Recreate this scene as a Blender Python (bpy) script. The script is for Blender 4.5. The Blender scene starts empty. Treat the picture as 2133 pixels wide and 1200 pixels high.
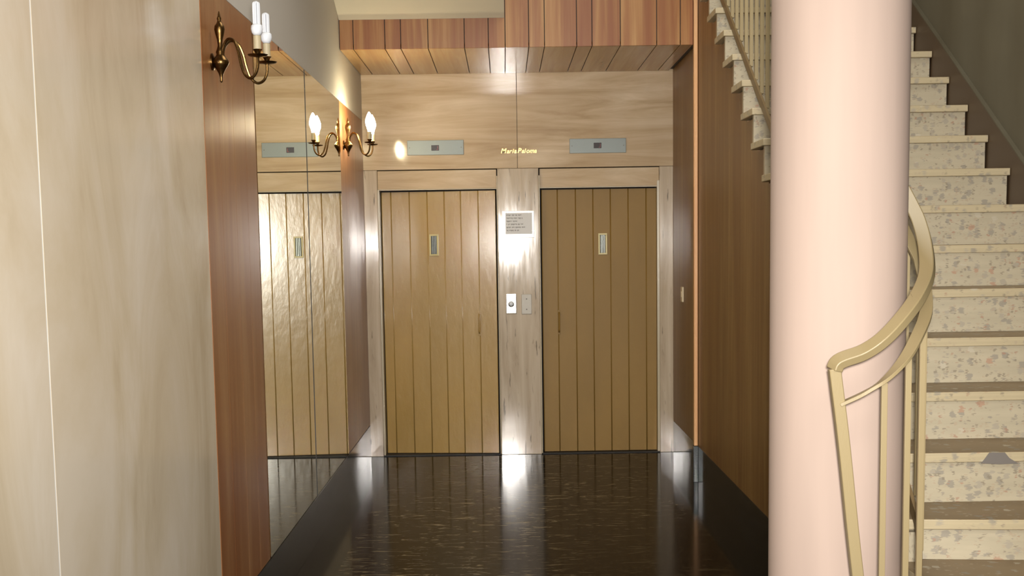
import bpy, bmesh, math, random
from mathutils import Vector, Matrix
random.seed(7)
S = bpy.context.scene
COL = S.collection
# ------------------------------------------------------------ camera
F_PX, CY_PX = 2706.45, 801.2
cam_d = bpy.data.cameras.new('camera'); cam = bpy.data.objects.new('camera', cam_d); COL.objects.link(cam)
pit, yaw, rol = -.1059, .0047, .0153
fwd = Vector((math.sin(yaw)*math.cos(pit), math.cos(yaw)*math.cos(pit), math.sin(pit)))
r0 = Vector((math.cos(yaw), -math.sin(yaw), 0)); u0 = r0.cross(fwd)
Rv = r0*math.cos(rol) - u0*math.sin(rol); Uv = u0*math.cos(rol) + r0*math.sin(rol)
m = Matrix((Rv, Uv, -fwd)).transposed().to_4x4(); m.translation = (0, 0, 1.5757)
cam.matrix_world = m
cam_d.sensor_fit = 'HORIZONTAL'; cam_d.sensor_width = 36
cam_d.lens = 36*F_PX/2133; cam_d.shift_y = (CY_PX-600)/2133
cam_d.clip_start = .05
S.camera = cam
# ------------------------------------------------------------ world, lights, exposure
S.view_settings.view_transform = 'Standard'; S.view_settings.look = 'None'
S.view_settings.exposure = 0.0; S.view_settings.gamma = 1
S.cycles.use_denoising = True
S.cycles.blur_glossy = .4
S.cycles.max_bounces = 10; S.cycles.glossy_bounces = 6; S.cycles.diffuse_bounces = 5
S.cycles.sample_clamp_indirect = 60
W = bpy.data.worlds.new('world'); S.world = W; W.use_nodes = True
W.node_tree.nodes['Background'].inputs[0].default_value = (1, .95, .88, 1)
W.node_tree.nodes['Background'].inputs[1].default_value = .9

def light(name, kind, loc, energy, color, **kw):
    d = bpy.data.lights.new(name, kind); d.energy = energy; d.color = color
    for k, v in kw.items(): setattr(d, k, v)
    o = bpy.data.objects.new(name, d); COL.objects.link(o); o.location = loc
    return o
# the camera's own flash, just above the lens
fl = light('camera_flash', 'SPOT', (.06, -.02, 1.68), 1250, (1, .955, .90), spot_size=math.radians(76), spot_blend=1.0, shadow_soft_size=.08)
fl.rotation_euler = (Vector((0.0, 9.8, 1.5)) - fl.location).to_track_quat('-Z', 'Y').to_euler()
# unseen area fill added over the hall to raise its ambient light
light('hall_fill_light', 'AREA', (.65, 5.6, 4.55), 60, (1, .95, .86), shape='RECTANGLE', size=1.0, size_y=2.4)
light('entrance_fill_light', 'AREA', (.3, -1.6, 4.55), 160, (1, .95, .87), shape='RECTANGLE', size=1.6, size_y=3.0)  # likewise an added fill, out of view behind the camera

# ------------------------------------------------------------ helpers
def obj(name, bm, mt, parent=None, smooth=False, bevel=0, seg=2, angle=35):
    me = bpy.data.meshes.new(name)
    bmesh.ops.recalc_face_normals(bm, faces=bm.faces)
    bm.to_mesh(me); bm.free()
    o = bpy.data.objects.new(name, me); COL.objects.link(o)
    me.materials.append(mt)
    if smooth or bevel:
        for p in me.polygons: p.use_smooth = True
        me.set_sharp_from_angle(angle=math.radians(angle))
    if bevel:
        b = o.modifiers.new('bevel', 'BEVEL'); b.width = bevel; b.segments = seg; b.limit_method = 'ANGLE'
        b.harden_normals = False
    if parent:
        o.parent = parent
    return o

def box(bm, x0, x1, y0, y1, z0, z1):
    v = [bm.verts.new(p) for p in ((x0,y0,z0),(x1,y0,z0),(x1,y1,z0),(x0,y1,z0),(x0,y0,z1),(x1,y0,z1),(x1,y1,z1),(x0,y1,z1))]
    for f in ((0,3,2,1),(4,5,6,7),(0,1,5,4),(1,2,6,5),(2,3,7,6),(3,0,4,7)): bm.faces.new([v[i] for i in f])
def B(*boxes):
    bm = bmesh.new()
    for b in boxes: box(bm, *b)
    return bm
def prism(bm, pts, axis, a, b):
    """closed outline pts (2-D) extruded along axis from a to b"""
    def P(p, t):
        return {'X': (t, p[0], p[1]), 'Y': (p[0], t, p[1]), 'Z': (p[0], p[1], t)}[axis]
    v0 = [bm.verts.new(P(p, a)) for p in pts]; v1 = [bm.verts.new(P(p, b)) for p in pts]
    n = len(pts)
    bm.faces.new(v0); bm.faces.new(v1[::-1])
    for i in range(n): bm.faces.new((v0[i], v1[i], v1[(i+1)%n], v0[(i+1)%n]))
def lathe(bm, prof, c, seg=24, axis='Z'):
    rings = []
    for r, h in prof:
        ring = []
        for i in range(seg):
            a = 2*math.pi*i/seg; x, y = r*math.cos(a), r*math.sin(a)
            p = {'Z': (c[0]+x, c[1]+y, c[2]+h), 'Y': (c[0]+x, c[1]+h, c[2]+y), 'X': (c[0]+h, c[1]+x, c[2]+y)}[axis]
            ring.append(bm.verts.new(p))
        rings.append(ring)
    for a, b in zip(rings, rings[1:]):
        for i in range(seg): bm.faces.new((a[i], a[(i+1)%seg], b[(i+1)%seg], b[i]))
    bm.faces.new(rings[0][::-1]); bm.faces.new(rings[-1])
def smooth_path(pts, n=6):
    P = [Vector(p) for p in pts]; out = []
    for i in range(len(P)-1):
        a = P[i-1] if i else P[i]*2-P[i+1]; b, c = P[i], P[i+1]; d = P[i+2] if i+2 < len(P) else P[i+1]*2-P[i]
        for k in range(n):
            t = k/n
            out.append(.5*((2*b)+(c-a)*t+(2*a-5*b+4*c-d)*t*t+(3*b-a-3*c+d)*t**3))
    return out+[P[-1]]
def sweep(bm, path, prof, up=Vector((0,0,1)), fixed_up=False):
    """profile (list of (side, up) offsets) swept along path with a transported frame"""
    P = [Vector(p) for p in path]; rings = []; n = len(P)
    T = [((P[min(i+1,n-1)]-P[max(i-1,0)]).normalized()) for i in range(n)]
    u = up - T[0]*up.dot(T[0]); u.normalize()
    for i in range(n):
        if i:
            src = up if fixed_up else u
            u = src - T[i]*src.dot(T[i]); u.normalize()
        s = T[i].cross(u)
        rings.append([bm.verts.new(P[i]+s*a+u*b) for a, b in prof])
    k = len(prof)
    for a, b in zip(rings, rings[1:]):
        for i in range(k): bm.faces.new((a[i], a[(i+1)%k], b[(i+1)%k], b[i]))
    bm.faces.new(rings[0][::-1]); bm.faces.new(rings[-1])
def rect(w, h): return [(-w/2,-h/2),(w/2,-h/2),(w/2,h/2),(-w/2,h/2)]
def circ(r, n=10): return [(r*math.cos(2*math.pi*i/n), r*math.sin(2*math.pi*i/n)) for i in range(n)]
def tag(o, label=None, cat=None, group=None, kind=None):
    if label: o['label'] = label
    if cat: o['category'] = cat
    if group: o['group'] = group
    if kind: o['kind'] = kind
    return o
def thing(name, loc, label, cat, group=None, kind=None):
    o = bpy.data.objects.new(name, None); COL.objects.link(o); o.location = loc; o.empty_display_size = .1
    return tag(o, label, cat, group, kind)
# ------------------------------------------------------------ materials
def mat(name, col, rough=.5, metal=0, **kw):
    m = bpy.data.materials.new(name); m.use_nodes = True
    b = m.node_tree.nodes['Principled BSDF']
    b.inputs['Base Color'].default_value = (*col, 1); b.inputs['Roughness'].default_value = rough; b.inputs['Metallic'].default_value = metal
    for k, v in kw.items(): b.inputs[k.replace('_', ' ')].default_value = v
    return m
def srgb(r, g, b):
    f = lambda c: ((c/255)/12.92 if c/255 <= .04045 else ((c/255+.055)/1.055)**2.4)
    return (f(r), f(g), f(b))
class N:
    def __init__(s, m): s.m = m; s.t = m.node_tree; s.b = s.t.nodes['Principled BSDF']; s.tc = s.t.nodes.new('ShaderNodeTexCoord')
    def new(s, k, **kw):
        n = s.t.nodes.new('ShaderNode'+k)
        for a, v in kw.items(): setattr(n, a, v)
        return n
    def link(s, a, b): s.t.links.new(a, b)
    def coords(s, scale, rot=(0,0,0), src='Object'):
        mp = s.new('Mapping'); mp.inputs['Scale'].default_value = scale; mp.inputs['Rotation'].default_value = rot
        s.link(s.tc.outputs[src], mp.inputs[0]); return mp.outputs[0]
    def noise(s, scale, detail=4, vec=None, rough=.55, dist=0):
        n = s.new('TexNoise'); n.inputs['Scale'].default_value = scale; n.inputs['Detail'].default_value = detail
        n.inputs['Roughness'].default_value = rough; n.inputs['Distortion'].default_value = dist
        if vec: s.link(vec, n.inputs['Vector'])
        return n.outputs['Fac']
    def ramp(s, fac, stops, interp='LINEAR'):
        r = s.new('ValToRGB'); r.color_ramp.interpolation = interp
        e = r.color_ramp.elements
        while len(e) < len(stops): e.new(.5)
        for el, (p, c) in zip(e, stops):
            el.position = p; el.color = (*c, 1) if len(c) == 3 else c
        s.link(fac, r.inputs[0]); return r.outputs[0]
    def mix(s, fac, a, b, blend='MIX'):
        n = s.new('Mix', data_type='RGBA', blend_type=blend)
        for sock, v in ((n.inputs['Factor'], fac), (n.inputs['A'], a), (n.inputs['B'], b)):
            if hasattr(v, 'links'): s.link(v, sock)
            else: sock.default_value = v if not isinstance(v, tuple) else (*v, 1)
        # A/B colour sockets
        for idx, v in ((6, a), (7, b)):
            if hasattr(v, 'links'): s.link(v, n.inputs[idx])
            else: n.inputs[idx].default_value = (*v, 1)
        return n.outputs[2]
    def bump(s, fac, strength=.2, dist=.01):
        b = s.new('Bump'); b.inputs['Strength'].default_value = strength; b.inputs['Distance'].default_value = dist
        s.link(fac, b.inputs['Height']); s.link(b.outputs[0], s.b.inputs['Normal'])
    def color(s, o): s.link(o, s.b.inputs['Base Color'])

def marble(name, c1, c2, c3, scale, rough=.08, pits=False, spec=.5):
    m = mat(name, c1, rough); n = N(m); m.node_tree.nodes['Principled BSDF'].inputs['Specular IOR Level'].default_value = spec
    a = n.noise(1.0, 7, n.coords(scale), .6, .6)
    c = n.ramp(a, [(.30, c2), (.48, c1), (.66, c3)])
    cl = n.noise(1.7, 3); c = n.mix(n.ramp(cl, [(.35, (0,0,0)), (.7, (.35,.35,.35))]), c, c2)
    if pits:
        sc = tuple(q*5 for q in scale)
        p = n.noise(1.0, 3, n.coords(sc), .6, .3)
        c = n.mix(n.ramp(p, [(.63, (0,0,0)), (.70, (.8,.8,.8))]), c, tuple(q*.28 for q in c2))
    n.color(c)
    rr = n.noise(6, 3); rn = n.ramp(rr, [(.3, (rough*.7,)*3), (.8, (rough*1.6,)*3)]); n.link(rn, n.b.inputs['Roughness'])
    n.bump(n.noise(5, 2), .04, .004)
    return m
def wood(name, c1, c2, c3, rough=.28, stripe='X', seams=None, blotch=1.0, vary=.35, freq=1.0, island=True):
    m = mat(name, c1, rough); n = N(m)
    sc = {'X': (16*freq, 16*freq, .7), 'Y': (16*freq, 16*freq, .7)}[stripe]
    if seams == 'soffit': sc = (16*freq, .7, 16*freq)
    a = n.noise(1.0, 6, n.coords(sc), .62, .9)
    b = n.noise(1.0, 3, n.coords(tuple(q*.28 for q in sc)), .5, 1.6)
    c = n.ramp(a, [(.28, c2), (.5, c1), (.72, c3)])
    c = n.mix(n.ramp(b, [(.45, (0,0,0)), (.62, (.75*blotch,)*3)]), c, c2)
    if island:
        g = n.new('NewGeometry')
        c = n.mix(1.0, c, n.ramp(g.outputs['Random Per Island'], [(0, (1-vary,1-vary,1-vary)), (.5, (1,.98,.95)), (1, (1+vary*.7,1+vary*.75,1+vary*.6))]), 'MULTIPLY')
    n.color(c)
    n.bump(a, .06, .003)
    return m

M = {}
M['marble_hall'] = marble('hall_marble', srgb(208,195,172), srgb(184,168,140), srgb(222,213,198), (2.2,2.2,.9), .16)
M['marble_back'] = marble('back_travertine', srgb(200,179,149), srgb(170,146,115), srgb(220,203,178), (.9,.9,9), .08, spec=.3)
M['marble_pilaster'] = marble('pilaster_travertine', srgb(186,170,148), srgb(160,143,120), srgb(204,190,170), (9,9,.9), .075, pits=True)
M['plaster'] = mat('grey_plaster', srgb(198,193,184), .75)
M['plaster_white'] = mat('cream_plaster', srgb(210,203,184), .8)
n = N(M['plaster']); n.bump(n.noise(90, 3), .15, .002)
n = N(M['plaster_white']); n.bump(n.noise(90, 3), .15, .002)
M['wood_fascia'] = wood('fascia_veneer', srgb(158,108,58), srgb(130,70,30), srgb(184,142,88), .36, vary=.2)
M['wood_soffit'] = wood('soffit_veneer', srgb(172,136,88), srgb(154,112,66), srgb(186,152,104), .22, seams='soffit', vary=.2)
M['wood_left'] = wood('left_veneer', srgb(148,102,64), srgb(132,80,44), srgb(162,120,82), .3, vary=.12, freq=.55)
M['wood_right'] = wood('right_veneer', srgb(128,96,52), srgb(112,76,38), srgb(144,114,68), .42, vary=.14, freq=.9)
M['wood_trim'] = wood('light_trim_wood', srgb(222,172,120), srgb(206,150,98), srgb(232,190,144), .35, island=False)
M['dark_gap'] = mat('dark_gap', (.010,.008,.006), .6)
M['black_stone'] = mat('black_stone', srgb(22,24,24), .12)
n = N(M['black_stone']); n.color(n.ramp(n.noise(14, 6, dist=.0), [(.4, srgb(18,20,20)), (.62, srgb(30,33,34)), (.75, srgb(56,60,60))])); n.b.inputs['IOR'].default_value = 1.35
M['stone_block'] = mat('grey_stone_block', srgb(52,56,58), .2)
n = N(M['stone_block']); n.color(n.ramp(n.noise(30, 6), [(.4, srgb(40,44,46)), (.7, srgb(88,92,92))]))
# floor
fm = mat('polished_dark_floor', srgb(30,24,18), .1); M['floor'] = fm
n = N(fm)
base = n.ramp(n.noise(3, 6, dist=.8), [(.3, srgb(11,8,6)), (.55, srgb(19,14,9)), (.8, srgb(30,23,15))])
fl1 = n.ramp(n.noise(1, 5, n.coords((6,26,1)), .68, 1.6), [(.57, (0,0,0)), (.63, (1,1,1))])
gate = n.ramp(n.noise(2.2, 2), [(.36, (.15,.15,.15)), (.56, (1,1,1))])
fl1 = n.mix(1.0, fl1, gate, 'MULTIPLY')
c = n.mix(fl1, base, srgb(128,114,86))
fl2 = n.ramp(n.noise(1, 3, n.coords((40,75,1)), .6, 1.0), [(.60, (0,0,0)), (.66, (.8,.8,.8))])
c = n.mix(fl2, c, srgb(70,58,40))
# dark border bands beside both walls
sx = n.new('SeparateXYZ'); n.link(n.tc.outputs['Object'], sx.inputs[0])
def mth(op, a, b=None):
    q = n.new('Math', operation=op)
    for i, v in enumerate((a, b)):
        if v is None: continue
        if hasattr(v, 'links'): n.link(v, q.inputs[i])
        else: q.inputs[i].default_value = v
    return q.outputs[0]
edge = mth('MAXIMUM', mth('LESS_THAN', sx.outputs[0], -.84), mth('GREATER_THAN', sx.outputs[0], 1.10))
c = n.mix(edge, c, srgb(13,13,12))
n.color(c)
n.link(n.ramp(n.noise(5, 4), [(.3, (.08,)*3), (.75, (.16,)*3)]), n.b.inputs['Roughness'])
n.b.inputs['IOR'].default_value = 1.13
def paint(name, col, rough, bump=.06, bscale=28, dist=.004):
    m = mat(name, col, rough); n = N(m)
    n.color(n.ramp(n.noise(3, 4), [(.3, tuple(q*.93 for q in col)), (.7, tuple(q*1.05 for q in col))]))
    n.bump(n.noise(bscale, 4), bump, dist); return m
M['door_left'] = paint('glossy_ochre_flash_lit', srgb(168,136,74), .24, .35, 18, .006)  # lighter than the right door: flash bounced off the mirrors, put into the colour
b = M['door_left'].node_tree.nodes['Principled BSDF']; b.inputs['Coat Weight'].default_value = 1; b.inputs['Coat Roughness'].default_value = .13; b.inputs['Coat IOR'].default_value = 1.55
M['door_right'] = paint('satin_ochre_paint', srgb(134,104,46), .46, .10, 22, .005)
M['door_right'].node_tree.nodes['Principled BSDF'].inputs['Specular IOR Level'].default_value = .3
M['door_metal'] = paint('chipped_cream_metal', srgb(178,166,140), .25, .15, 60)
M['pillar'] = paint('pink_cream_paint', srgb(180,160,148), .85, .01, 8)
M['rail'] = paint('beige_rail_paint', srgb(150,134,100), .42, .08, 60)
M['rail_shaded'] = paint('shaded_rail_paint', srgb(116,96,64), .5, .08, 60)  # bottom rail: shade on its side face painted as a darker rail colour
n = N(M['rail'])
n.color(n.mix(n.ramp(n.noise(38, 5, rough=.7), [(.715, (0,0,0)), (.73, (.8,.8,.8))]), srgb(152,136,100), srgb(82,62,44)))
M['skirt'] = mat('brown_skirt_paint', srgb(74,58,40), .5)
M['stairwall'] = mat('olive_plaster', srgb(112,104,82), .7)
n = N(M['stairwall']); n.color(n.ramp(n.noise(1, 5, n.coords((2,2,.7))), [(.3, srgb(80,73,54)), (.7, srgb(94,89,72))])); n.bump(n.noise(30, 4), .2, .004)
def terrazzo(name, basec, dens, s=1):
    m = mat(name, basec, .45); n = N(m)
    col = n.ramp(n.noise(4, 3), [(.3, tuple(q*.92 for q in basec)), (.7, tuple(q*1.06 for q in basec))])
    wv = n.new('VectorMath', operation='ADD'); n.link(n.tc.outputs['Object'], wv.inputs[0])
    nz = n.new('TexNoise'); nz.inputs['Scale'].default_value = 22; sc_ = n.new('VectorMath', operation='SCALE'); n.link(nz.outputs['Color'], sc_.inputs[0]); sc_.inputs['Scale'].default_value = .035
    n.link(sc_.outputs[0], wv.inputs[1])
    for scale, lo, cols in ((31*s, .50, [srgb(158,150,134), srgb(140,134,122), srgb(168,132,108), srgb(184,176,156)]), (66*s, .62, [srgb(132,122,104), srgb(170,154,130), srgb(146,138,124), srgb(160,126,104)])):
        v = n.new('TexVoronoi'); v.inputs['Scale'].default_value = scale; n.link(wv.outputs[0], v.inputs['Vector'])
        sp = n.new('SeparateColor'); n.link(v.outputs['Color'], sp.inputs[0])
        chipc = n.ramp(sp.outputs[1], [(0, cols[0]), (.35, cols[1]), (.86, cols[3]), (.95, cols[2])], 'CONSTANT')
        sel = mthn(n, 'GREATER_THAN', sp.outputs[0], lo+dens)
        ins = mthn(n, 'LESS_THAN', v.outputs['Distance'], .42)
        col = n.mix(mthn(n, 'MULTIPLY', mthn(n, 'MULTIPLY', sel, ins), .75), col, chipc)
    n.color(col); n.bump(n.noise(60, 3), .05, .002)
    return m
def mthn(n, op, a, b):
    q = n.new('Math', operation=op)
    for i, v in enumerate((a, b)):
        if hasattr(v, 'links'): n.link(v, q.inputs[i])
        else: q.inputs[i].default_value = v
    return q.outputs[0]
M['riser'] = terrazzo('terrazzo_riser', srgb(176,166,142), 0)
M['tread'] = terrazzo('terrazzo_tread', srgb(182,168,136), .18)
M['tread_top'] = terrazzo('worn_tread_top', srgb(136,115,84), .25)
M['mirror'] = mat('mirror_silver', (.87,.89,.76), .004, 1)
M['mirror_edge'] = mat('mirror_edge', srgb(40,48,40), .3)
M['brass'] = mat('aged_brass', srgb(150,112,58), .32, 1)
n = N(M['brass']); n.color(n.ramp(n.noise(40, 4), [(.3, srgb(66,50,32)), (.55, srgb(112,86,50)), (.8, srgb(160,128,74))]))
M['brass_bright'] = mat('polished_brass', srgb(226,178,104), .22, 1)
M['candle'] = mat('cream_candle_sleeve', srgb(170,158,128), .5)
M['bulb_white'] = mat('white_lamp_glass', srgb(212,216,222), .3)
M['bulb_lit'] = mat('lit_lamp', (1,.9,.7), .4)
b = M['bulb_lit'].node_tree.nodes['Principled BSDF']
b.inputs['Emission Color'].default_value = (1, .86, .55, 1); b.inputs['Emission Strength'].default_value = 190
M['alu'] = mat('brushed_aluminium', srgb(120,127,124), .42, .3)
M['cover'] = mat('cream_cover_plate', srgb(176,170,158), .4)
M['alu_bright'] = mat('bright_metal', srgb(216,214,206), .22, .7)
M['display'] = mat('dark_red_display', srgb(34,14,10), .2)
M['digit'] = mat('faint_red_digit', srgb(130,50,50), .4)
M['screw'] = mat('screw_metal', srgb(90,88,80), .4, .6)
M['paper'] = mat('grey_white_paper', srgb(214,214,214), .7)
M['plastic'] = mat('clear_white_plastic', srgb(240,240,236), .25)
M['ink'] = mat('grey_ink', srgb(110,108,104), .7)
M['cream_frame'] = mat('cream_metal_frame', srgb(196,182,122), .35)
M['dark_glass'] = mat('dark_glass', srgb(30,32,28), .08)
M['gate_bar'] = mat('grey_gate_bar', srgb(120,124,118), .3, .6)
M['switch'] = mat('ivory_switch_plastic', srgb(206,190,158), .35)
M['cement'] = mat('grey_cement', srgb(112,106,100), .7)
M['shaft'] = mat('dark_shaft', srgb(26,22,18), .8)

D = 9.786          # back wall plane
FY = 8.541         # front of the wood bulkhead
XL, XR = -1.036, 1.270
ZK = .24
CEIL = 4.6
# ------------------------------------------------------------ setting
def struct(name, bm, mt, label, cat, **kw):
    return tag(obj(name, bm, mt, None, **kw), label, cat, None, 'structure')
struct('floor', B((XL-.1, 2.5, -4.5, D+.25, -.12, 0)), M['floor'], 'polished dark brown stone floor with pale flecks and black side bands', 'floor')
# back wall: travertine facing, shaft behind
wb = thing('wall_back', (0, D, 0), 'pale polished travertine wall above the two lift doors', 'wall', kind='structure')
obj('upper_panel', B((XL, .1105, D, D+.16, 2.155, 3.2)), M['marble_back'], wb, bevel=.0015)
obj('upper_panel', B((.1135, XR+.01, D, D+.16, 2.155, 3.2)), M['marble_back'], wb, bevel=.0015)
obj('panel_joint', B((.1103, .1137, D+.004, D+.02, 2.155, 3.2)), M['dark_gap'], wb)
obj('shaft_wall', B((XL-.1, XR+.2, D+.18, D+.25, 0, 3.3)), M['shaft'], wb)
t1 = thing('trim_1', (.11, D, 0), 'grey travertine pier between the two lift doors', 'pier', kind='structure')
obj('pier', B((-.040, .266, D-.004, D+.17, 0, 2.153)), M['marble_pilaster'], t1, bevel=.003)
obj('edge_strip', B((-.0475, -.0402, D-.002, D+.15, 0, 2.10)), M['door_metal'], t1, bevel=.001)
obj('edge_strip', B((.2662, .2745, D-.002, D+.15, 0, 2.10)), M['door_metal'], t1, bevel=.001)
t2 = thing('trim_2', (-.97, D, 0), 'travertine jamb left of the left lift door', 'door jamb', kind='structure')
obj('jamb', B((XL, -.935, D-.003, D+.17, 0, 2.153)), M['marble_pilaster'], t2, bevel=.003)
obj('edge_strip', B((-.935, -.922, D+.006, D+.15, 0, 2.01)), M['door_metal'], t2, bevel=.001)
t3 = thing('trim_3', (1.22, D, 0), 'travertine jamb right of the right lift door', 'door jamb', kind='structure')
obj('jamb', B((1.168, XR, D-.003, D+.17, 0, 2.153)), M['marble_pilaster'], t3, bevel=.003)
obj('edge_strip', B((1.150, 1.168, D+.006, D+.15, 0, 2.05)), M['door_metal'], t3, bevel=.001)
for i, (a, b_, lab) in enumerate(((-.934, -.048, 'left'), (.275, 1.167, 'right'))):
    t = thing('trim_%d' % (4+i), ((a+b_)/2, D, 2.0), 'travertine lintel over the %s lift door' % lab, 'lintel', kind='structure')
    obj('lintel', B((a, b_, D+.018, D+.17, 2.012, 2.149)), M['marble_back'], t, bevel=.002)
    obj('lintel_lip', B((a, b_, D+.010, D+.05, 2.004, 2.0118)), M['door_metal'], t, bevel=.001)
# left wall
wl = thing('wall_left', (XL, 4.6, 0), 'left wall of marble slabs, wood veneer and grey plaster', 'wall', kind='structure')
obj('marble_slab', B((XL-.1, XL, -4.5, 2.942, 0, CEIL)), M['marble_hall'], wl, bevel=.002)
obj('marble_slab', B((XL-.1, XL, 2.946, 4.600, 0, CEIL)), M['marble_hall'], wl, bevel=.003)
obj('joint_filler', B((XL-.05, XL-.0005, 2.9405, 2.9475, 0, CEIL)), M['plastic'], wl)
ys = [4.606, 4.846, 5.10, 5.33, 5.548]
for a, b_ in zip(ys, ys[1:]):
    obj('wood_panel', B((XL-.05, XL, a+.0006, b_-.0006, ZK+.002, 2.519)), M['wood_left'], wl, bevel=.0008)
ys = [8.432, 8.80, 9.28, D]
for a, b_ in zip(ys, ys[1:]):
    obj('wood_panel', B((XL-.05, XL, a+.0006, b_-.0006, ZK+.002, 2.519)), M['wood_left'], wl, bevel=.0008)
obj('backing', B((XL-.1, XL-.051, 4.604, D, 0, 2.52)), M['dark_gap'], wl)
obj('upper_plaster', B((XL-.1, XL-.001, 4.604, D, 2.522, CEIL)), M['plaster'], wl)
tag(obj('baseboard_left', B((XL-.05, XL+.003, 4.604, D-.004, 0, ZK)), M['black_stone'], None, bevel=.001), 'glossy black stone skirting below the mirrors', 'skirting', None, 'structure')
# middle wall (wood, under the stair)
T0, Z0, TT, RR = 3.985, .70, .28, .1708
pts = [(3.30, 0), (D, 0), (D, 3.8), (FY, 3.8)]
k_top = 16
pts_up = []
for k in range(-1, k_top+1):
    zt = (Z0+RR*k-.040) if k >= 0 else .52
    ya = (T0+TT*k+.035) if k >= 0 else 3.74
    yb = T0+TT*(k+1)+.035
    pts_up += [(ya, zt), (min(yb, FY), zt)]
outline = [(3.74, 0), (D, 0), (D, 3.8), (FY, 3.8)] + [(y, z) for y, z in reversed(pts_up)]
clean = []
for p in outline:
    if not clean or (abs(clean[-1][0]-p[0])+abs(clean[-1][1]-p[1])) > 1e-5: clean.append(p)
clean_side = clean
wm = thing('wall_right', (XR, 6, 0), 'brown wood veneer wall running under the stair flight', 'wall', kind='structure')
def clip_poly(poly, lo, hi):
    def cut(P, c, keep_gt):
        out = []
        for i in range(len(P)):
            a, b_ = P[i], P[(i+1) % len(P)]
            ia = (a[0] >= c) if keep_gt else (a[0] <= c); ib = (b_[0] >= c) if keep_gt else (b_[0] <= c)
            if ia: out.append(a)
            if ia != ib:
                t = (c-a[0])/(b_[0]-a[0]); out.append((c, a[1]+(b_[1]-a[1])*t))
        return out
    q = cut(cut(poly, lo, True), hi, False)
    r = []
    for p in q:
        if not r or (abs(r[-1][0]-p[0])+abs(r[-1][1]-p[1])) > 1e-5: r.append(p)
    while len(r) > 2 and (abs(r[0][0]-r[-1][0])+abs(r[0][1]-r[-1][1])) < 1e-5: r.pop()
    return r
ylist = [4.31+.34*i for i in range(0, 16)]+[D]
for a, b_ in zip(ylist, ylist[1:]):
    q = clip_poly(clean, a+.0004, b_-.0004)
    if len(q) > 2:
        bm = bmesh.new(); prism(bm, q, 'X', XR, XR+.03)
        obj('wood_panel', bm, M['wood_right'], wm)
tag(obj('baseboard_right', B((XR-.003, XR-.0002, 4.31, D-.004, 0, ZK)), M['black_stone'], None, bevel=.0005), 'glossy black stone skirting along the wood wall under the stair', 'skirting', None, 'structure')
tr = thing('trim_6', (XR-.012, FY, 0), 'light wood cover strip standing at the edge of the lift recess', 'cover strip', kind='structure')
obj('strip', B((XR-.028, XR-.0032, FY-.02, FY+.02, ZK+.002, 3.8)), M['wood_trim'], tr, bevel=.003)
obj('foot_block', B((XR-.034, XR-.0032, FY-.03, FY+.03, 0, ZK)), M['stone_block'], tr, bevel=.002)
# wood bulkhead over the lift recess
seam = [XL+.001, -.946, -.743, -.641, -.466, -.232, -.078, .030, .182, .283, .490, .589, .771, 1.005, 1.157, XR-.03]
bh = thing('trim_7', (.1, FY, 2.85), 'wood veneer bulkhead of vertical boards over the lift recess', 'bulkhead', kind='structure')
bmb = B((seam[0], seam[-1], FY+.012, FY+.03, 2.853, 3.9)); box(bmb, seam[0], XR-.002, FY+.012, D-.002, 2.862, 2.88)
obj('backing', bmb, M['dark_gap'], bh)
for a, b_ in zip(seam, seam[1:]):
    obj('front_board', B((a+.0025, b_-.0025, FY, FY+.012, 2.850, 3.9)), M['wood_fascia'], bh, bevel=.001)
    obj('soffit_board', B((a+.0025, b_-.0025, FY+.0125, D-.001, 2.850, 2.862)), M['wood_soffit'], bh, bevel=.001)
obj('front_board', B((XR-.030, XR-.0285, FY, FY+.012, 2.850, 3.9)), M['wood_fascia'], bh)
# sloping plaster soffit in front of the bulkhead and the hall ceiling
bm = bmesh.new()
prism(bm, [(FY-.003, 3.036), (FY-.003, 3.19), (4.9, 4.52), (4.9, 4.366)], 'X', XL+.001, .026)
struct('ceiling_1', bm, M['plaster_white'], 'cream plaster slope coming down to the wood bulkhead at upper left', 'sloping ceiling')
struct('ceiling_2', B((XL-.1, 2.5, -4.5, D+.2, CEIL, CEIL+.1)), M['plaster_white'], 'plaster ceiling of the hall above the frame', 'ceiling')
# stair well wall
ws = thing('wall_stair', (2.32, 5, 0), 'dim olive plaster wall on the right of the stair', 'wall', kind='structure')
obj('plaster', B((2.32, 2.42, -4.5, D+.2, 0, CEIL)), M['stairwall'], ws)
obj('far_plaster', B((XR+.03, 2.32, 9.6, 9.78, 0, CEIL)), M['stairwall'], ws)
bm = bmesh.new()
ln = lambda y, dz: .70+.61*(y-3.985)+dz
prism(bm, [(3.2, 0), (4.0, 0), (9.0, ln(9.0, -.35)), (9.0, ln(9.0, .10)), (3.2, ln(3.2, .10))], 'X', 2.304, 2.3195)
obj('stair_skirt', bm, M['skirt'], ws)
bm = bmesh.new(); sweep(bm, [(2.309, 3.2, ln(3.2, .103)), (2.309, 9.0, ln(9.0, .103))], rect(.020, .007))
obj('skirt_capping', bm, M['stairwall'], ws)

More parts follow.
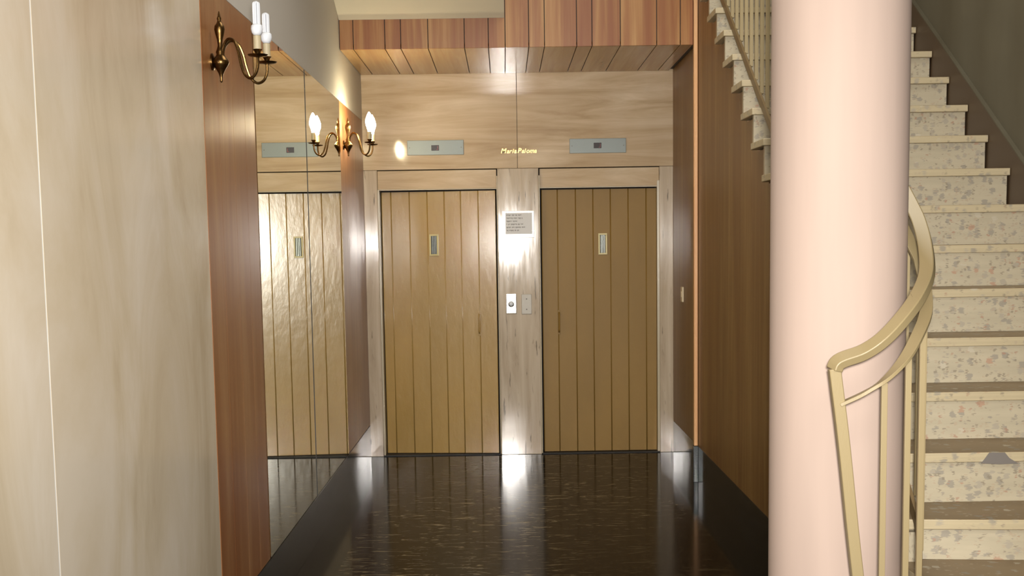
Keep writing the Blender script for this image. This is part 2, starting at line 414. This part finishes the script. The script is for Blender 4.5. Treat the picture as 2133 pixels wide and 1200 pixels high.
# ------------------------------------------------------------ staircase
XA, XB = 1.235, 2.302
st = thing('staircase', (1.77, 3.0, 0), 'straight flight of speckled terrazzo steps rising behind the pink column', 'staircase')
lowz = [.14, .28, .42, .565]
steps = []
for k in range(-4, 17):
    y = T0+TT*k; z = lowz[k+4] if k < 0 else Z0+RR*k
    steps.append((k, y, z))
for i, (k, y, z) in enumerate(steps):
    zl = steps[i-1][2] if i else 0
    skew = .045 if k in (0, -1) else 0
    yend = y+TT+.036
    bm = bmesh.new()
    prism(bm, [(XA, y+skew), (XA+.35, y+skew*.25), (XA+.55, y), (XB, y), (XB, yend), (XA, yend+(.03 if k == -1 else 0))] if skew else [(XA, y), (XB, y), (XB, yend), (XA, yend)], 'Z', z-.033, z)
    tro = obj('tread', bm, M['tread'], st, bevel=.003)
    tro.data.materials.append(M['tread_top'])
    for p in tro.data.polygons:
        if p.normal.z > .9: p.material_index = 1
    bm = bmesh.new(); s_ = .024
    ra = XA+.013 if k > 1 else XR
    prism(bm, [(ra, y+s_+skew), (XA+.35, y+s_+skew*.25), (XA+.55, y+s_), (XB-.006, y+s_), (XB-.006, y+s_+.03), (ra, y+s_+.03+skew)] if skew else [(ra, y+s_), (XB-.006, y+s_), (XB-.006, y+s_+.03), (ra, y+s_+.03)], 'Z', zl+.0005, z-.0335)
    obj('riser', bm, M['riser'], st)
bm = bmesh.new(); prism(bm, clip_poly(clean_side, 3.742, 4.308), 'X', 1.2505, XR+.03); obj('side_panel', bm, M['riser'], st)
obj('landing', B((XR+.031, XB, T0+TT*17, 9.59, Z0+RR*17-.12, Z0+RR*17)), M['tread'], st)
bm = bmesh.new(); prism(bm, [(1.578, .834), (1.590, .850), (1.604, .8695), (1.656, .8695), (1.672, .850), (1.702, .832), (1.64, .830)], 'Y', 4.2632, 4.2648)
obj('cement_patch', bm, M['cement'], st)['label'] = 'grey cement repair patch on a step edge'

# ------------------------------------------------------------ railing
RX = 1.283
rl = thing('stair_railing', (RX, 4.2, .7), 'beige painted metal stair railing curling round in front of the pink column', 'railing')
hp = [(1.03, 3.62, .30), (.985, 3.62, .69), (.945, 3.62, 1.05), (.927, 3.62, 1.20)]
curve_h = [(.921, 3.62, 1.218), (.928, 3.618, 1.236), (.947, 3.616, 1.248), (1.001, 3.61, 1.268), (1.051, 3.60, 1.304), (1.110, 3.62, 1.359), (1.171, 3.68, 1.416), (1.226, 3.775, 1.477), (1.262, 3.90, 1.552), (1.280, 4.02, 1.628)]
z_top = lambda y: 1.628+.61*(y-4.02)
straight = [(RX, 4.20, z_top(4.20)), (RX, 6.2, z_top(6.2)), (RX, 8.4, z_top(8.4))]
bm = bmesh.new(); path = smooth_path(curve_h+[(RX, 4.12, z_top(4.12))], 5)
path = path[:-1]+[Vector((RX, 4.12, z_top(4.12)))]+[Vector(p) for p in straight]
sweep(bm, path, rect(.042, .028), fixed_up=False, up=Vector((0,-.25,1)))
obj('handrail', bm, M['rail'], rl, bevel=.003)
bm = bmesh.new(); sweep(bm, smooth_path([(1.09, 3.62, .0), (1.03, 3.62, .35), (.985, 3.62, .69), (.950, 3.62, 1.00), (.925, 3.62, 1.19), (.9205, 3.62, 1.222)], 4), rect(.033, .028), up=Vector((0,-1,0)))
obj('newel_post', bm, M['rail'], rl, bevel=.003)
mid = [(.938, 3.62, 1.120), (1.003, 3.61, 1.152), (1.058, 3.60, 1.190), (1.117, 3.62, 1.245), (1.172, 3.68, 1.306), (1.226, 3.775, 1.367), (1.262, 3.90, 1.437), (RX, 4.02, 1.512)]
bm = bmesh.new(); sweep(bm, smooth_path(mid, 5)+[Vector((RX, 4.2, 1.512+.61*.18)), Vector((RX, 8.4, 1.512+.61*4.38))], rect(.036, .010), fixed_up=True)
obj('mid_rail', bm, M['rail'], rl, bevel=.001)
zb = lambda y: ln(y, .004)
bot = [(1.03, 3.60, .34), (1.09, 3.61, .39), (1.15, 3.66, .455), (1.205, 3.745, .525), (1.25, 3.86, .605), (RX-.008, 3.98, .70+.012)]
bm = bmesh.new(); sweep(bm, smooth_path(bot, 5)+[Vector((RX, 4.2, zb(4.2)+.022)), Vector((RX, 8.4, zb(8.4)+.022))], rect(.012, .042), fixed_up=True)
obj('bottom_rail', bm, M['rail_shaded'], rl, bevel=.001)
# balusters
def interp(pts_, x=None, y=None):
    for a, b_ in zip(pts_, pts_[1:]):
        if y is not None and a[1] <= y <= b_[1] and b_[1] != a[1]:
            t = (y-a[1])/(b_[1]-a[1]); return [a[i]+(b_[i]-a[i])*t for i in range(3)]
    return None
bal = [(1.056, 3.600, .36, 1.186), (1.135, 3.640, .43, 1.262), (1.205, 3.735, .52, 1.345), (1.262, 3.900, .63, 1.432)]
for x, y, za, zz in bal:
    bm = bmesh.new(); box(bm, x-.0085, x+.0085, y-.006, y+.006, za, zz-.004)
    obj('baluster', bm, M['rail'], rl, bevel=.001)
y = 4.04
while y < 8.35:
    bm = bmesh.new(); box(bm, RX+.001, RX+.019, y-.006, y+.006, zb(y)+.036, 1.512+.61*(y-4.02)-.006)
    obj('baluster', bm, M['rail'], rl, bevel=.001)
    y += .14

# ------------------------------------------------------------ pillar
bm = bmesh.new(); lathe(bm, [(.2046, .0), (.2046, CEIL)], (1.025, 4.0, 0), 96)
tag(obj('round_pillar', bm, M['pillar'], None, smooth=True), 'tall smooth pink-cream round column beside the stair', 'column')

# ------------------------------------------------------------ lift doors
def lift_door(name, label, xs, mt, hinge, ang, handle_x, win, y0):
    t = thing(name, (hinge, y0, 0), label, 'lift door', kind='structure')
    prof = []
    zt, zb_ = 1.994, .012
    for a, b_ in zip(xs, xs[1:]):
        g = .0035
        prof += [(a, .007), (a+.0010, .0010), (a+.0014, -.0006), (a+.0024, -.0016), (a+.0038, -.0019), (a+.0052, -.0014), (a+.0062, 0), (b_-.0025, 0), (b_-.0008, .0015), (b_, .007)]
    out = []
    for p in prof:
        if not out or abs(out[-1][0]-p[0]) > 1e-6: out.append(p)
    out = out+[(xs[-1], .035), (xs[0], .035)]
    R = Matrix.Rotation(ang, 4, 'Z')
    t.rotation_euler = (0, 0, ang)
    def loc(x, y, z): return (x-hinge, y, z)
    bm = bmesh.new(); prism(bm, [(p[0]-hinge, p[1]) for p in out], 'Z', zb_, zt)
    leaf = obj('door_leaf', bm, mt, t); LOCAL.append(leaf)
    for p in leaf.data.polygons: p.use_smooth = p.area < .02 and abs(p.normal.z) < .5
    # window
    wx0, wx1, wz0, wz1 = win
    bm = bmesh.new()
    f = .012
    for q in ((wx0, wx1, wz1-f, wz1), (wx0, wx1, wz0, wz0+f), (wx0, wx0+f, wz0+f, wz1-f), (wx1-f, wx1, wz0+f, wz1-f)):
        box(bm, q[0]-hinge, q[1]-hinge, -.012, .002, q[2], q[3])
    wf = obj('window_frame', bm, M['cream_frame'], t, bevel=.001); LOCAL.append(wf)
    LOCAL.append(obj('window_pane', B((wx0+f-hinge, wx1-f-hinge, -.004, -.002, wz0+f, wz1-f)), M['dark_glass'], t))
    w = wx1-wx0-2*f
    for i in range(3):
        x = wx0+f+w*(.24+.28*i)-hinge
        LOCAL.append(obj('window_bar', B((x-.004, x+.004, -.010, -.0045, wz0+f, wz1-f)), M['gate_bar'], t, bevel=.001))
    # handle
    hx = handle_x-hinge; h0, h1 = .925, 1.075
    bm = bmesh.new()
    sweep(bm, smooth_path([(hx, .002, h0), (hx, -.028, h0+.012), (hx, -.036, h0+.035), (hx, -.036, h1-.035), (hx, -.028, h1-.012), (hx, .002, h1)], 5), circ(.0065, 8), up=Vector((1,0,0)))
    hd = obj('handle', bm, mt, t, smooth=True); LOCAL.append(hd)
    bm = bmesh.new(); box(bm, hx-.010, hx+.010, -.006, .002, h0-.018, h0+.010); box(bm, hx-.010, hx+.010, -.006, .002, h1-.010, h1+.018)
    LOCAL.append(obj('handle_mount', bm, mt, t, bevel=.001))
    return t
LOCAL = []
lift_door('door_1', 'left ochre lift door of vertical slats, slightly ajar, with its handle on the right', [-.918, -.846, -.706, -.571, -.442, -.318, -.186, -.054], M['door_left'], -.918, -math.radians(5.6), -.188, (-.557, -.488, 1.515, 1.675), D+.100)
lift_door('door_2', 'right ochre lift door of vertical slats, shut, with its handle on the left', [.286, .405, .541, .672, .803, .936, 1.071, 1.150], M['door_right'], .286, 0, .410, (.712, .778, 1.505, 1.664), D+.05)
for i, (a, b_, lab) in enumerate(((-.935, -.040, 'left'), (.266, 1.168, 'right'))):
    struct('trim_%d' % (8+i), B((a, b_, D-.002, D+.17, 0, .008)), M['dark_gap'], 'dark metal sill under the %s lift door' % lab, 'door sill')

# ------------------------------------------------------------ mirrors
for a, b_, lab in ((5.558, 6.970, 'tall frameless wall mirror beside the front wood panel, nearer of the two'), (6.976, 8.424, 'tall frameless wall mirror nearer the lifts, farther of the two')):
    mrr = thing('wall_mirror', (XL, (a+b_)/2, ZK), lab, 'mirror', 'mirrors on the left wall')
    obj('glass', B((XL-.006, XL+.001, a, b_, ZK+.003, 2.518)), M['mirror'], mrr)
    obj('edge', B((XL-.012, XL-.0062, a-.003, b_+.003, ZK+.002, 2.520)), M['mirror_edge'], mrr)

tag(obj('trim_10', B((XL-.004, XL+.003, 6.9703, 6.9757, ZK+.004, 2.517)), M['dark_gap'], None), 'dark joint strip between the two wall mirrors', 'joint strip', None, 'structure')
# ------------------------------------------------------------ sconces
def sconce(by, label, lit):
    t = thing('wall_sconce', (XL, by, 2.18), label, 'wall lamp', 'two-armed brass wall lamps on the left wall')
    bx = -1.004
    bm = bmesh.new()
    prof = [(.002,.0),(.005,.004),(.004,.012),(.006,.022),(.009,.032),(.018,.048),(.026,.060),(.030,.070),(.028,.078),(.020,.088),(.014,.098),(.016,.106),(.012,.116),(.008,.130),(.010,.150),(.016,.172),(.019,.186),(.017,.198),(.010,.208),(.006,.216),(.008,.224),(.005,.232),(.003,.244),(.001,.250)]
    lathe(bm, prof, (bx, by, 2.177), 20)
    obj('body', bm, M['brass'], t, smooth=True, angle=60)
    bm = bmesh.new(); lathe(bm, [(.030, 0), (.030, .006), (.020, .010)], (XL, by, 2.25), 24, 'X')
    obj('wall_plate', bm, M['brass'], t, smooth=True)
    bm = bmesh.new(); lathe(bm, [(.006, 0), (.006, .03)], (XL+.004, by, 2.25), 10, 'X')
    obj('bracket', bm, M['brass'], t, smooth=True)
    for sgn in (-1, 1):
        ex, ey = .150, sgn*.09
        L = math.hypot(ex, ey)
        def P(u, z): return (bx+ex*u/.16, by+ey*u/.16, z)
        bm = bmesh.new()
        sweep(bm, smooth_path([P(.008, 2.262), P(.014, 2.300), P(.036, 2.326), P(.062, 2.316), P(.078, 2.280), P(.088, 2.235), P(.102, 2.198), P(.124, 2.182), P(.146, 2.192), P(.158, 2.218), P(.160, 2.250)], 5), circ(.0052, 8), up=Vector((ey, -ex, 0)))
        obj('arm', bm, M['brass'], t, smooth=True)
        cx, cy = bx+ex, by+ey
        bm = bmesh.new(); lathe(bm, [(.005, 0), (.018, .003), (.032, .005), (.036, .010), (.030, .0085), (.014, .008), (.008, .012), (.012, .022), (.017, .028), (.010, .030)], (cx, cy, 2.250), 20)
        obj('drip_pan', bm, M['brass'], t, smooth=True, angle=60)
        bm = bmesh.new(); lathe(bm, [(.0135, 0), (.0135, .048), (.010, .050)], (cx, cy, 2.276), 18)
        obj('candle_sleeve', bm, M['candle'], t, smooth=True)
        if lit:
            bm = bmesh.new(); lathe(bm, [(.010, 0), (.012, .010), (.016, .025), (.023, .045), (.025, .062), (.021, .085), (.012, .108), (.003, .124)], (cx, cy, 2.3265), 16)
            obj('bulb', bm, M['bulb_lit'], t, smooth=True, angle=80)['label'] = 'glowing candle bulb'
        else:
            bm = bmesh.new(); lathe(bm, [(.012, 0), (.018, .008), (.021, .020), (.020, .032), (.014, .038)], (cx, cy, 2.3265), 20)
            bb = obj('bulb', bm, M['bulb_white'], t, smooth=True, angle=60)
            bb['label'] = 'white compact fluorescent bulb'
            top = 2.440 if sgn < 0 else 2.432
            for a in range(3):
                an = a*math.pi/3+.3
                dx, dy = .0095*math.cos(an), .0095*math.sin(an)
                bm = bmesh.new()
                sweep(bm, smooth_path([(cx-dx, cy-dy, 2.362), (cx-dx, cy-dy, top-.012), (cx-dx*.75, cy-dy*.75, top-.003), (cx, cy, top), (cx+dx*.75, cy+dy*.75, top-.003), (cx+dx, cy+dy, top-.012), (cx+dx, cy+dy, 2.362)], 4), circ(.0040, 8), up=Vector((-dy, dx, 0)))
                obj('glass_tube', bm, M['bulb_white'], bb, smooth=True)
    return t
sconce(4.76, 'brass two-armed wall lamp with unlit white bulbs on the front wood panel', False)
sconce(8.60, 'brass two-armed wall lamp with glowing bulbs beside the far mirror', True)

# ------------------------------------------------------------ fittings on the back wall
for x0, x1, z0, z1, wx, lab in ((-.705, -.286, 2.260, 2.368, -.496, 'left'), (.500, .920, 2.257, 2.364, .710, 'right')):
    t = thing('floor_indicator', ((x0+x1)/2, D, z0), 'long grey metal floor indicator plate above the %s lift door' % lab, 'lift indicator', 'floor indicators above the lifts')
    obj('plate', B((x0, x1, D-.007, D-.0005, z0, z1)), M['alu'], t, bevel=.002)
    ww, wh = .030, .020
    zc = 2.306+.006
    obj('display', B((wx-ww, wx+ww*.9, D-.0095, D-.0072, zc-wh, zc+wh)), M['display'], t, bevel=.001)
    bm = bmesh.new(); box(bm, wx+.006, wx+.020, D-.0105, D-.0096, zc-.015, zc-.011); box(bm, wx+.016, wx+.020, D-.0105, D-.0096, zc-.011, zc+.013)
    obj('digit', bm, M['digit'], t)
    for sx_ in (x0+.018, x1-.018):
        bm = bmesh.new(); lathe(bm, [(.004, 0), (.004, .003), (.002, .004)], (sx_, D-.011, (z0+z1)/2), 10, 'Y'); obj('screw', bm, M['screw'], t)
# small brass script lettering
lt = thing('brass_lettering', (.112, D, 2.262), 'small brass script lettering fixed to the wall between the indicators', 'lettering')
x = -.012
for i, ch in enumerate('Maria Paloma'):
    if ch == ' ': x += .006; continue
    cu = bpy.data.curves.new('letter', 'FONT'); cu.body = ch; cu.size = .050 if ch.isupper() else .044; cu.shear = .25; cu.extrude = .004; cu.offset = .0008
    o = bpy.data.objects.new('letter', cu); COL.objects.link(o)
    bpy.context.view_layer.update()
    me = bpy.data.meshes.new_from_object(o); bpy.data.objects.remove(o)
    o = bpy.data.objects.new('letter', me); COL.objects.link(o); me.materials.append(M['brass_bright'])
    me.transform(Matrix.Translation((x, D-.0045, 2.266)) @ Matrix.Rotation(math.pi/2, 4, 'X'))
    xs_ = [v.co.x for v in me.vertices]; x = max(xs_)-.001
    o.parent = lt
# notice
t = thing('notice_sign', (.11, D, 1.636), 'small grey printed notice in a clear white holder on the pier', 'notice')
obj('holder', B((-.010, .230, D-.009, D-.0045, 1.640, 1.840)), M['plastic'], t, bevel=.002)
obj('paper', B((.016, .214, D-.0105, D-.0092, 1.668, 1.824)), M['paper'], t)
bm = bmesh.new()
rows = [[5,3,2,4],[7,4,3,1],[6,5],[1,2,7,2,3],[5,3,6,4],[2,5,2,2]]
for r_, row in enumerate(rows):
    xx = .024; zz = 1.812-r_*.0225
    for wl_ in row:
        for c_ in range(wl_):
            h = random.choice((.006, .008, .010)); box(bm, xx, xx+.0042, D-.0112, D-.0106, zz-h, zz); xx += .0068
            if xx > .206: break
        xx += .006
        if xx > .200: break
obj('printed_text', bm, M['ink'], t)
for sx_, sz in ((.03, 1.832), (.19, 1.832), (.222, 1.69), (-.003, 1.70)):
    bm = bmesh.new(); lathe(bm, [(.0045, 0), (.0045, .002), (.002, .004)], (sx_, D-.0125, sz), 10, 'Y'); obj('pin', bm, M['alu_bright'], t)
# call button and blank plate
t = thing('call_button_plate', (.05, D, 1.074), 'bright metal call button plate on the pier, left of the blank plate', 'call button')
obj('plate', B((.011, .089, D-.014, D-.0045, 1.074, 1.224)), M['alu_bright'], t, bevel=.004)
bm = bmesh.new(); lathe(bm, [(.022, 0), (.022, -.004), (.017, -.006)], (.049, D-.0142, 1.144), 24, 'Y'); rg = obj('button_ring', bm, M['screw'], t, smooth=True)
bm = bmesh.new(); lathe(bm, [(.015, 0), (.015, -.008), (.010, -.011)], (.049, D-.0185, 1.147), 24, 'Y'); obj('button', bm, M['bulb_white'], t, smooth=True)
for z in (1.186, 1.114):
    bm = bmesh.new(); lathe(bm, [(.0035, 0), (.0035, -.002), (.002, -.003)], (.049, D-.0142, z), 10, 'Y'); obj('screw', bm, M['screw'], t)
t = thing('blank_wall_plate', (.165, D, 1.066), 'blank cream metal cover plate with two screws on the pier', 'cover plate')
obj('plate', B((.127, .203, D-.012, D-.0045, 1.068, 1.218)), M['cover'], t, bevel=.003)
for z in (1.182, 1.104):
    bm = bmesh.new(); lathe(bm, [(.0045, 0), (.0045, -.002), (.002, -.003)], (.165, D-.0122, z), 10, 'Y'); obj('screw', bm, M['screw'], t)
# switch on the right wall of the recess
t = thing('light_switch', (XR, 9.25, 1.17), 'slim ivory light switch on the wood wall right of the lifts', 'light switch')
obj('plate', B((XR-.012, XR-.0003, 9.21, 9.29, 1.165, 1.272)), M['switch'], t, bevel=.003)
obj('rocker', B((XR-.016, XR-.0122, 9.235, 9.265, 1.20, 1.24)), M['switch'], t, bevel=.001)

# ------------------------------------------------------------ put every part into its parent's frame
bpy.context.view_layer.update()
loc_set = set(o.name for o in LOCAL)
for o in list(COL.objects):
    if o.parent and o.type == 'MESH' and o.name not in loc_set:
        root = o.parent
        while root.parent: root = root.parent
        o.data.transform(Matrix.Translation(-root.location))
